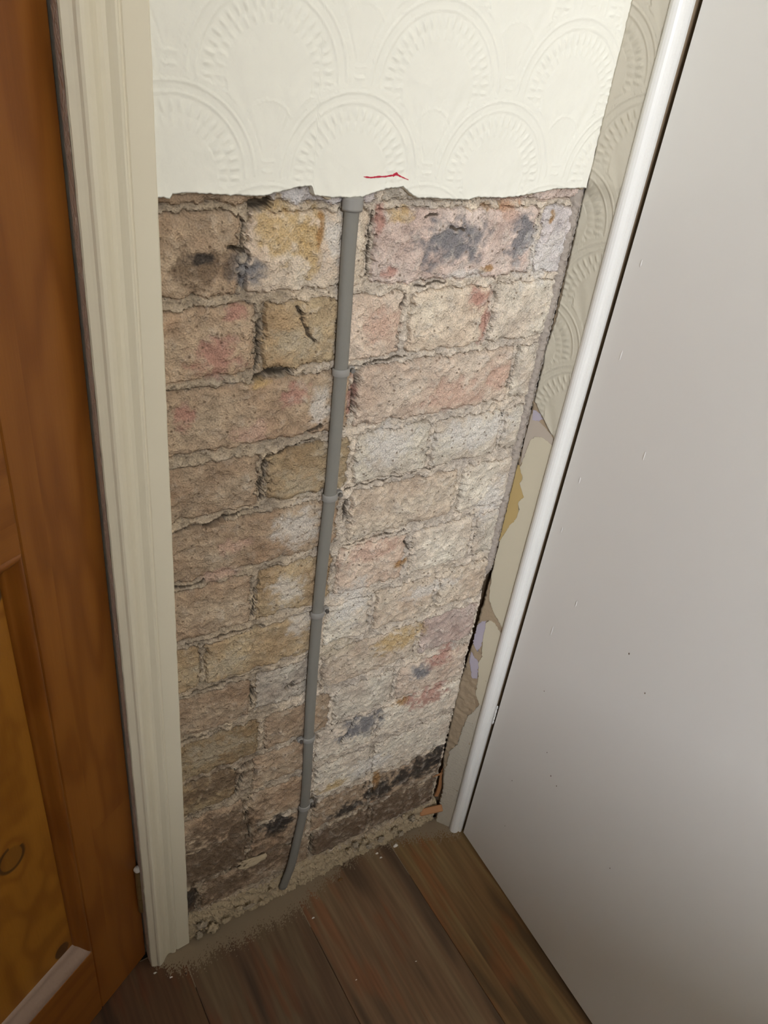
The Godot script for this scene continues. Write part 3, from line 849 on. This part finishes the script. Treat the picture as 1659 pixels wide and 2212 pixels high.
func build_architrave() -> void:
	var o := base("trim_1")
	tag(o, "cream moulded door casing between the pine door and the brickwork", "trim", "structure")
	var gloss := mat(rgb(226, 216, 190), 0.38)
	relief(gloss, 91, 0.012, 0.03, 5.0)
	var p := [Vector2(-0.0622, -0.03), Vector2(-0.0622, 0.0185), Vector2(-0.0612, 0.0200)]
	p.append_array([Vector2(-0.0565, 0.0212), Vector2(-0.0540, 0.0220), Vector2(-0.0522, 0.0237), Vector2(-0.0500, 0.0245), Vector2(-0.0470, 0.0238), Vector2(-0.0430, 0.0206), Vector2(-0.0400, 0.0168), Vector2(-0.0370, 0.0140), Vector2(-0.0335, 0.0124), Vector2(-0.0305, 0.0128), Vector2(-0.0275, 0.0146), Vector2(-0.0250, 0.0158), Vector2(-0.0232, 0.0154), Vector2(-0.0222, 0.0134), Vector2(-0.0206, 0.0128), Vector2(-0.0196, 0.0136), Vector2(-0.0015, 0.0122), Vector2(-0.0002, 0.0110), Vector2(0.0, 0.0095), Vector2(0.0, -0.03)])
	var wob := func(y: float, k: int) -> Vector2:
		var e := 1.0 if k > 17 or k < 3 else 0.4
		return Vector2(0.0005 * nc.get_noise_2d(y * 2600, k * 3.0) * e, 0.0)
	put("moulding", extrude(p, 0.002, 2.03, 160, wob, true, 0.004), gloss, o)
	# worn paint down the inner edge
	var worn := mat(rgb(224, 216, 202), 0.7)
	relief(worn, 92, 0.03, 0.1, 12.0)
	var strip := func(i: int, j: int) -> Vector3:
		var y := 0.01 + 2.0 * j / 400
		var n := nc.get_noise_2d(y * 3000, i * 20.0)
		return Vector3(-0.0626 - 0.0010 * absf(n) - (0.0006 if i == 1 else 0.0), y, [0.0005, 0.009, 0.0175, 0.0192][i] + 0.0012 * n)
	var w := put("worn_edge", grid(3, 400, strip), worn, o)
	w.set_meta("label", "chipped grey inner edge of the casing")

func build_floor() -> void:
	var fl := base("floor")
	tag(fl, "dark brown laminate floor boards running away from the brick wall", "floor", "structure")
	put("subfloor", box(Vector3(-1.77, -0.12, -1.2), Vector3(0.66, -0.012, FRONT + 0.12)), mat(rgb(70, 62, 52), 0.95), fl)
	put("concrete_lip", box(Vector3(-0.9, -0.012, -1.1), Vector3(0.66, -0.001, -0.012)), mat(rgb(130, 118, 98), 0.95), fl)
	var tex := laminate_image()
	var tints := [Color(1, 1, 1), Color(0.86, 0.86, 0.88), Color(1.06, 0.98, 0.88), Color(0.78, 0.74, 0.72)]
	var mats := []
	for t in tints:
		var m := mat(Color(minf(t.r, 1), minf(t.g, 1), minf(t.b, 1)), 0.55, 0.35)
		m.albedo_texture = tex
		m.uv1_scale = Vector3(1.0 / 0.40, 1.0 / 1.3, 1)
		mats.append(m)
	var pick := [2, 0, 1, 3, 0, 1, 2, 3, 1]
	for k in 12:
		var x1 := 0.562 - 0.192 * k
		var x0 := x1 - 0.192
		var za := 0.003
		var first := 0.75 + 0.3 * sin(k * 2.4)
		var cuts := [za, first, first + 1.2, FRONT]
		for c in 3:
			var st := begin()
			add_plank(st, Vector3(x0 + 0.0003, -0.011, cuts[c] + 0.0003), Vector3(minf(x1 - 0.0003, 0.56), 0.0, minf(cuts[c + 1] - 0.0003, FRONT)), Vector2(0.13 * k + 0.31 * c, 0.37 * k + 0.5 * c))
			put("plank", done(st), mats[pick[(k + c * 3) % 9]], fl)

func add_plank(st: SurfaceTool, lo: Vector3, hi: Vector3, shift: Vector2) -> void:   # a board lying along z with eased edges
	var b := 0.0006
	var uv := func(p: Vector3) -> Vector2: return Vector2(p.x, p.z) + shift
	var face := func(pts: Array, out: Vector3) -> void:
		var t := []
		for p in pts: t.append(uv.call(p))
		poly_out(st, pts, out, t)
	var y := hi.y
	face.call([Vector3(lo.x + b, y, lo.z + b), Vector3(hi.x - b, y, lo.z + b), Vector3(hi.x - b, y, hi.z - b), Vector3(lo.x + b, y, hi.z - b)], Vector3.UP)
	for s in [[lo.x, lo.x + b], [hi.x, hi.x - b]]:
		face.call([Vector3(s[0], y - b, lo.z), Vector3(s[0], y - b, hi.z), Vector3(s[1], y, hi.z - b), Vector3(s[1], y, lo.z + b)], Vector3(s[0] - s[1], b, 0))
		face.call([Vector3(s[0], y - b, lo.z), Vector3(s[0], y - b, hi.z), Vector3(s[0], lo.y, hi.z), Vector3(s[0], lo.y, lo.z)], Vector3(s[0] - s[1], 0, 0))
	for s in [[lo.z, lo.z + b], [hi.z, hi.z - b]]:
		face.call([Vector3(lo.x, y - b, s[0]), Vector3(hi.x, y - b, s[0]), Vector3(hi.x - b, y, s[1]), Vector3(lo.x + b, y, s[1])], Vector3(0, b, s[0] - s[1]))
		face.call([Vector3(lo.x, y - b, s[0]), Vector3(hi.x, y - b, s[0]), Vector3(hi.x, lo.y, s[0]), Vector3(lo.x, lo.y, s[0])], Vector3(0, 0, s[0] - s[1]))

func build_pine_door() -> void:
	var d := base("door_1", Vector3(-0.0632, 0.0, -0.0010), deg_to_rad(30.3))
	tag(d, "varnished orange pine panel door standing ajar beside the cream casing", "door", "structure")
	var grain := pine_image(512, 1024, 51, [], [144, 88, 33], [114, 62, 18])
	var stile_m := mat(Color.WHITE, 0.38, 0.4)
	stile_m.albedo_texture = grain
	stile_m.uv1_scale = Vector3(1.0 / 0.32, 1.0 / 1.7, 1)
	var panel_tex := pine_image(320, 1024, 57, [[0.894, 0.053, 0.036, 0.018, 0.7], [0.728, 0.558, 0.060, 0.026, 0.25], [0.862, 0.927, 0.045, 0.019, 0.75]], [162, 106, 36], [126, 73, 20])
	var panel_m := mat(Color.WHITE, 0.38, 0.4)
	panel_m.albedo_texture = panel_tex
	var mould_m := mat(Color.WHITE, 0.30, 0.45)
	mould_m.albedo_texture = grain
	mould_m.albedo_color = Color(0.97, 0.95, 0.9)
	mould_m.uv1_scale = Vector3(1.0 / 0.32, 1.0 / 1.7, 1)
	var pale_mould_m := mat(rgb(168, 143, 126), 0.6)  # paler pinkish grey for the bottom moulding of the low panels
	relief(pale_mould_m, 95, 0.03, 0.02, 10.0)
	var W := 0.762
	var T := -0.035
	var top := 1.98
	var lo := 0.006
	for s in [[0.0, 0.09], [0.336, 0.426], [W - 0.09, W]]:
		if s[0] == 0.336:
			put("muntin", box(Vector3(-s[1], 0.165, T), Vector3(-s[0], 0.826, 0), 0.002, 1, Vector2(0.3, 0.2)), stile_m, d)
			put("muntin", box(Vector3(-s[1], 1.03, T), Vector3(-s[0], top - 0.1, 0), 0.002, 1, Vector2(0.4, 0.1)), stile_m, d)
		else:
			put("stile", box(Vector3(-s[1], lo, T), Vector3(-s[0], top, 0), 0.0022, 1, Vector2(s[0] * 3.0, 0.6)), stile_m, d)
	for s in [[lo, 0.165], [0.826, 1.03], [top - 0.1, top]]:
		put("rail", box(Vector3(-W + 0.09, s[0], T), Vector3(-0.09, s[1], 0), 0.0006, 0, Vector2(s[0] * 2.0, 0.3)), stile_m, d)
	for col in [[0.09, 0.336], [0.426, W - 0.09]]:
		for r in [[0.165, 0.826], [1.03, top - 0.1]]:
			# panel with its own picture of grain
			var st := begin()
			var x0: float = -col[1]
			var x1: float = -col[0]
			var y0: float = r[0]
			var y1: float = r[1]
			for f in [[-0.011, 1], [-0.024, -1]]:
				poly_out(st, [Vector3(x0, y0, f[0]), Vector3(x1, y0, f[0]), Vector3(x1, y1, f[0]), Vector3(x0, y1, f[0])], Vector3(0, 0, f[1]), [Vector2(0, 1), Vector2(1, 1), Vector2(1, 0), Vector2(0, 0)])
			put("panel", done(st), panel_m, d)
			# moulding round the panel: a rounded bead that runs down to the panel
			var mp := [Vector2(0.0, -0.0005), Vector2(0.002, 0.0008), Vector2(0.006, 0.0004), Vector2(0.0095, -0.0025), Vector2(0.0120, -0.0062), Vector2(0.0150, -0.0078), Vector2(0.0175, -0.0080), Vector2(0.0185, -0.0112)]
			var sides := [
				[Vector3(x1, y0, 0), Vector3(x1, y1, 0), Vector3(-1, 0, 0), mould_m], [Vector3(x0, y0, 0), Vector3(x0, y1, 0), Vector3(1, 0, 0), mould_m],
				[Vector3(x0, y1, 0), Vector3(x1, y1, 0), Vector3(0, -1, 0), mould_m], [Vector3(x0, y0, 0), Vector3(x1, y0, 0), Vector3(0, 1, 0), pale_mould_m if y0 < 0.5 else mould_m]]
			for s in sides:
				var a: Vector3 = s[0]
				var b: Vector3 = s[1]
				var inn: Vector3 = s[2]
				var along := (b - a).normalized()
				var len_ := (b - a).length()
				var at := func(i: int, j: int) -> Vector3:
					var p: Vector2 = mp[i]
					var e := lerpf(p.x, len_ - p.x, float(j))
					return a + along * e + inn * p.x * (2.0 if absf(inn.y) > 0.5 and inn.y > 0 and y0 < 0.5 else 1.0) + Vector3(0, 0, p.y)
				var uv := func(i: int, j: int) -> Vector2:
					return Vector2(mp[i].x + a.x, (len_ if j == 1 else 0.0) + a.y)
				var fl := along.cross(Vector3(0, 0, 1)).dot(inn) < 0.0
				put("panel_moulding", grid(mp.size() - 1, 1, at, uv, not fl), s[3], d)
	# butt hinge at the foot of the door
	var brass := mat(rgb(150, 128, 84), 0.45)
	brass.metallic = 0.6
	var hinge := Node3D.new()
	hinge.name = "hinge"
	hinge.position = Vector3(-0.0052, 0.140, 0.0050)
	d.add_child(hinge, true)
	var kp := []
	for k in 12: kp.append(Vector2(0.0042 * cos(TAU * k / 12), 0.0042 * sin(TAU * k / 12)))
	for k in 3:
		put("knuckle", extrude(kp, k * 0.033, k * 0.033 + 0.0318, 1, func(_y, _k): return Vector2.ZERO), brass, hinge)
	put("pin_head", lump(Vector3(0.0050, 0.0040, 0.0050), 3, 0.05, 12, 6), mat(rgb(214, 208, 196), 0.35), hinge, Vector3(0, 0.1015, 0))

func build_white_door() -> void:
	var d := base("door_2", Vector3(0.5, 0, 0.0545), deg_to_rad(-2.4))
	tag(d, "flush white painted door on the right with a dark gap under its edge", "door", "structure")
	var m := mat(rgb(232, 228, 219), 0.42, 0.45)
	relief(m, 97, 0.010, 0.022, 3.0, 2)
	put("leaf", box(Vector3(0.0, 0.006, 0.0), Vector3(0.035, 1.985, 0.79), 0.0018), m, d)
	var dirt := mat(rgb(120, 100, 78), 0.9)
	for p in [[0.62, 0.235, 0.0010], [0.59, 0.275, 0.0008], [0.33, 0.19, 0.0009], [0.325, 0.205, 0.0008], [0.36, 0.17, 0.0007], [0.24, 0.125, 0.0007], [0.14, 0.14, 0.0006], [0.45, 0.13, 0.0006], [0.30, 0.33, 0.0006]]:
		put("dirt_speck", lump(Vector3(0.0004, p[2] * 1.4, p[2]), int(p[0] * 1000), 0.4, 7, 5), dirt, d, Vector3(-0.0001, p[0], p[1] - 0.0545))
	var drip := m
	for p in [[0.95, 0.085, 0.006], [0.78, 0.080, 0.005], [0.70, 0.075, 0.005], [0.55, 0.11, 0.008], [1.05, 0.075, 0.004], [0.62, 0.135, 0.005], [0.86, 0.16, 0.006]]:
		put("paint_run", lump(Vector3(0.0006, p[2], 0.0011), int(p[0] * 500), 0.3, 8, 6), drip, d, Vector3(0.0, p[0], p[1] - 0.0545))

func build_conduit() -> void:
	var grey := mat(rgb(130, 126, 116), 0.55)
	relief(grey, 99, 0.03, 0.02, 12.0)
	var path := [[0.1767, 1.106], [0.1766, 1.059], [0.1790, 0.988], [0.1805, 0.937], [0.1810, 0.868], [0.1812, 0.786], [0.1795, 0.7055], [0.1790, 0.613], [0.1795, 0.532], [0.1806, 0.472], [0.1820, 0.415], [0.1832, 0.377], [0.1862, 0.293], [0.1868, 0.221], [0.1817, 0.160], [0.1722, 0.085], [0.1650, 0.050], [0.1580, 0.022]]
	var cu := Curve3D.new()
	for k in path.size():
		var p := Vector3(path[k][0], path[k][1], 0.0068 + (0.0022 if path[k][1] < 0.1 else 0.0))
		var pr: Array = path[maxi(k - 1, 0)]
		var nx: Array = path[mini(k + 1, path.size() - 1)]
		var tan := Vector3(nx[0] - pr[0], nx[1] - pr[1], 0) / 6.0
		cu.add_point(p, -tan, tan)
	var o := base("conduit", Vector3(0.1650, 0.0, 0.0))
	tag(o, "grey oval plastic cable conduit clipped down the middle of the brickwork", "conduit")
	var len_ := cu.get_baked_length()
	var tube := func(ra: float, rb: float, t0: float, t1: float, steps: int) -> ArrayMesh:
		var at := func(i: int, j: int) -> Vector3:
			var s := lerpf(t0, t1, float(j) / steps)
			var p := cu.sample_baked(s, true)
			var q := cu.sample_baked(minf(s + 0.002, len_), true)
			var r := cu.sample_baked(maxf(s - 0.002, 0), true)
			var dir := (q - r).normalized()
			var side := dir.cross(Vector3(0, 0, 1)).normalized()
			var a := TAU * float(i % 20) / 20
			var k := 0.02 if j == 0 or j == steps else 1.0
			return p + (side * ra * cos(a) + Vector3(0, 0, 1) * rb * sin(a)) * k - Vector3(0.165, 0, 0)
		return grid(20, steps, at)
	put("pipe", tube.call(0.0075, 0.0052, 0.0, len_, 160), grey, o)
	put("coupling", tube.call(0.0102, 0.0078, 0.0, 0.020, 8), mat(rgb(150, 146, 138), 0.5), o)
	# clips nailed over it
	var pale := mat(rgb(150, 146, 138), 0.5)
	var steel := mat(rgb(150, 146, 140), 0.4)
	steel.metallic = 0.8
	var spots := [[0.9367, 1.0, "topmost grey plastic clip nailed over the conduit beside the deep joint"], [0.7857, 1.0, "second grey plastic clip from the top of the conduit"], [0.6134, 1.0, "third grey clip from the top, halfway down the conduit"], [0.3790, -1.0, "fourth grey clip from the top, where the lug points to the pine door"], [0.2208, 1.0, "lowest grey clip, just above the bend of the conduit"]]
	for s in spots:
		var p := Vector3.ZERO
		for k in 400:
			var q := cu.sample_baked(len_ * k / 400.0)
			if q.y <= s[0]:
				p = q
				break
		var c := base("cable_clip", Vector3(p.x, s[0] - 0.0035, 0.0))
		tag(c, s[2], "cable clip", "", "grey clips along the conduit")
		var band := func(i: int, j: int) -> Vector3:
			var a := -0.35 + (PI + 0.7) * float(i) / 20
			var e := 0.0 if j == 0 or j == 3 else 1.0
			return Vector3(cos(a) * (0.0077 + 0.0018 * e), 0.0072 * [0.0, 0.0, 1.0, 1.0][j], 0.0068 + sin(a) * (0.0054 + 0.0018 * e))
		put("band", grid(20, 3, band), pale, c)
		var sd: float = s[1]
		put("lug", box(Vector3(minf(sd * 0.0075, sd * 0.0165), 0.0005, 0.0005), Vector3(maxf(sd * 0.0075, sd * 0.0165), 0.0068, 0.0072), 0.0012), pale, c)
		var head := []
		for k in 10: head.append(Vector2(0.0026 * cos(TAU * k / 10), 0.0026 * sin(TAU * k / 10)))
		var nail := put("nail", extrude(head, 0.0, 0.0035, 1, func(_y, _k): return Vector2.ZERO), steel, c, Vector3(sd * 0.0125, 0.0036, 0.0068))
		nail.rotation.x = PI / 2

func build_debris() -> void:
	var sand := mat(rgb(180, 162, 132), 0.97, 0.2)
	relief(sand, 101, 0.03, 0.1, 14.0)
	var grey := mat(rgb(164, 150, 128), 0.97, 0.2)
	relief(grey, 102, 0.03, 0.1, 14.0)
	# lumps of mortar: x, y, z, size mm (x, y, z), material, label
	var bits := [
		[0.105, 0.1315, 0.004, 34, 11, 8, 0, "long pale lump of mortar stuck in the joint left of the bent conduit"],
		[0.021, 0.036, 0.012, 11, 9, 8, 1, "dark angular lump against the casing at the wall foot"],
		[0.036, 0.016, 0.014, 14, 13, 9, 0, "biggest pale mortar lump, on the floor line beside the foot of the casing"],
		[0.015, 0.012, 0.013, 8, 9, 7, 1, "grey lump wedged between the casing and the biggest pale mortar lump"],
		[0.058, 0.022, 0.015, 9, 6, 6, 0, "small sandy lump just right of the biggest pale mortar lump"],
		[0.080, 0.032, 0.013, 9, 6, 6, 0, "sandy lump between the casing and the bent conduit, beside the grey sliver"],
		[0.097, 0.027, 0.014, 12, 4, 5, 1, "flat grey sliver of mortar between the casing and the bent conduit"],
		[0.118, 0.020, 0.014, 7, 5, 6, 0, "small sandy lump right of the flat grey sliver, at the floor line"],
		[0.136, 0.036, 0.012, 7, 6, 5, 0, "sandy lump high on the ledge just left of the buried conduit end"],
		[0.282, 0.040, 0.011, 8, 10, 7, 0, "tall sandy lump, first of the crumbled heap right of the conduit"],
		[0.294, 0.050, 0.010, 8, 8, 7, 1, "grey lump on top of the crumbled heap right of the conduit"],
		[0.304, 0.036, 0.012, 8, 8, 7, 0, "sandy lump low in the middle of the crumbled heap"],
		[0.313, 0.047, 0.010, 8, 7, 6, 0, "sandy lump at the upper right of the crumbled heap"],
		[0.322, 0.030, 0.012, 8, 7, 6, 1, "grey lump at the lower right end of the crumbled heap"],
		[0.346, 0.031, 0.011, 9, 7, 6, 1, "grey lump under the black slot at the wall foot"],
		[0.376, 0.036, 0.010, 10, 9, 7, 0, "sandy lump at the right end of the black slot"],
		[0.396, 0.058, 0.007, 9, 8, 6, 0, "upper sandy lump beside the orange wood offcut"],
		[0.412, 0.046, 0.009, 10, 7, 7, 1, "grey lump touching the orange wood offcut"],
		[0.390, 0.018, 0.012, 8, 6, 6, 1, "grey lump on the floor line below the orange wood offcut"],
	]
	for k in bits.size():
		var b: Array = bits[k]
		var o := put("mortar_lump", lump(Vector3(b[3], b[4], b[5]) * 0.00060, k + 1, 0.6, 18, 12), sand if b[6] == 0 else grey, self, Vector3(b[0], b[1], b[2]))
		tag(o, b[7], "rubble", "", "mortar lumps along the wall foot")
	# orange wood offcuts in the right-hand corner
	var wood := mat(rgb(176, 124, 78), 0.7)
	relief(wood, 103, 0.03, 0.04, 14.0)
	var st := begin()
	add_box(st, Vector3(-0.022, -0.004, -0.006), Vector3(0.020, 0.008, 0.006), 0.0012)
	var wd := put("wood_offcut", done(st), wood, self, Vector3(0.4560, 0.040, 0.0080))
	wd.rotation = Vector3(0.5, -0.25, 0.32)
	tag(wd, "orange wood offcut lying in the corner at the foot of the peeling strip", "wood offcut")
	var sp := [Vector2(-0.004, -0.0015), Vector2(0.004, -0.0015), Vector2(0.003, 0.0015), Vector2(-0.003, 0.0015)]
	var taper := func(y: float, k: int) -> Vector2:
		return -sp[k] * smooth(0.02, 0.095, y) * 0.85 + Vector2(0.002 * sin(y * 70.0), 0)
	var sl := put("wood_splinter", extrude(sp, 0.0, 0.095, 8, taper), wood, self, Vector3(0.4700, 0.060, -0.0030))
	sl.rotation = Vector3(0.0, -0.5, -0.02)
	tag(sl, "upright orange splinter of wood in the dark corner gap", "wood splinter")
	var sl2 := put("wood_splinter", extrude(sp, 0.0, 0.030, 4, func(y, k): return -sp[k] * (0.3 + y * 20.0)), wood, self, Vector3(0.4680, 0.128, 0.0))
	sl2.rotation = Vector3(0.0, 0.2, 1.15)
	tag(sl2, "short splinter sticking out sideways over the dark corner gap", "wood splinter")
	# dust swept along the boards: a thin bed that rises out of the floor where there is dust
	var dust_m := mat(rgb(142, 125, 101), 0.98, 0.1)
	var dn := noise(111, 0.02, 3)
	var dust := func(i: int, j: int) -> Vector3:
		var x := -0.075 + 0.57 * i / 380
		var z := 0.002 + 0.075 * j / 60
		var reach := curve_at([[-0.070, -0.02], [-0.055, 0.02], [-0.03, 0.040], [0.0, 0.048], [0.04, 0.043], [0.084, 0.047], [0.124, 0.041], [0.15, 0.045], [0.19, 0.034], [0.23, 0.024], [0.27, 0.008], [0.36, 0.006], [0.40, 0.020], [0.45, 0.035], [0.49, 0.05]], x)
		var comb := 0.009 * dn.get_noise_2d(x * 9000, z * 2500) + 0.012 * ns.get_noise_2d(x * 5000, 5.0)
		var h := clampf((reach + comb - z) / 0.03, -1.0, 1.0) * 0.0004 + 0.0005 * dn.get_noise_2d(x * 22000, z * 14000)
		return Vector3(x, h, z)
	var du := put("dust", grid(380, 60, dust, null, true), dust_m)
	tag(du, "pale plaster dust swept over the floor along the brick wall", "dust", "stuff")
	# crumbs on the boards
	var chalk := mat(rgb(226, 220, 206), 0.9)
	var crumbs := [
		[0.377, 0.019, 3.2, "largest white plaster crumb, near the wall between conduit and corner"],
		[0.340, 0.016, 1.8, "white crumb nearest the wall in the pair beside the largest crumb"],
		[0.342, 0.026, 1.6, "white crumb farther from the wall in the pair beside the largest crumb"],
		[0.188, 0.066, 1.5, "single white crumb on the dark boards just past the dust below the conduit"],
		[-0.060, 0.030, 1.6, "white crumb at the foot of the pine door's edge"],
		[-0.041, 0.047, 1.4, "white crumb on the boards just in front of the casing"],
		[0.300, 0.203, 1.0, "white speck on the open boards near the white door side"],
		[0.203, 0.182, 0.9, "faint white speck in the middle of the open boards"],
	]
	for p in crumbs:
		var o := put("plaster_crumb", lump(Vector3(p[2] * 1.5, p[2] * 0.6, p[2] * 0.8) * 0.001, int(p[0] * 900) + 5, 0.5, 9, 6), chalk, self, Vector3(p[0], p[2] * 0.0005, p[1]))
		tag(o, p[3], "crumb", "", "white crumbs on the floor")
	var br := put("plaster_crumb", lump(Vector3(0.0045, 0.0014, 0.0028), 31, 0.3, 10, 6), mat(rgb(120, 86, 48), 0.8), self, Vector3(0.259, 0.0011, 0.029))
	tag(br, "brown crumb on the floor below the conduit", "crumb")
	var dk := put("plaster_crumb", lump(Vector3(0.0012, 0.0008, 0.0012), 37, 0.3, 8, 5), mat(rgb(60, 46, 34), 0.8), self, Vector3(-0.020, 0.0006, 0.052))
	tag(dk, "dark speck of grit on the floor before the casing", "crumb")
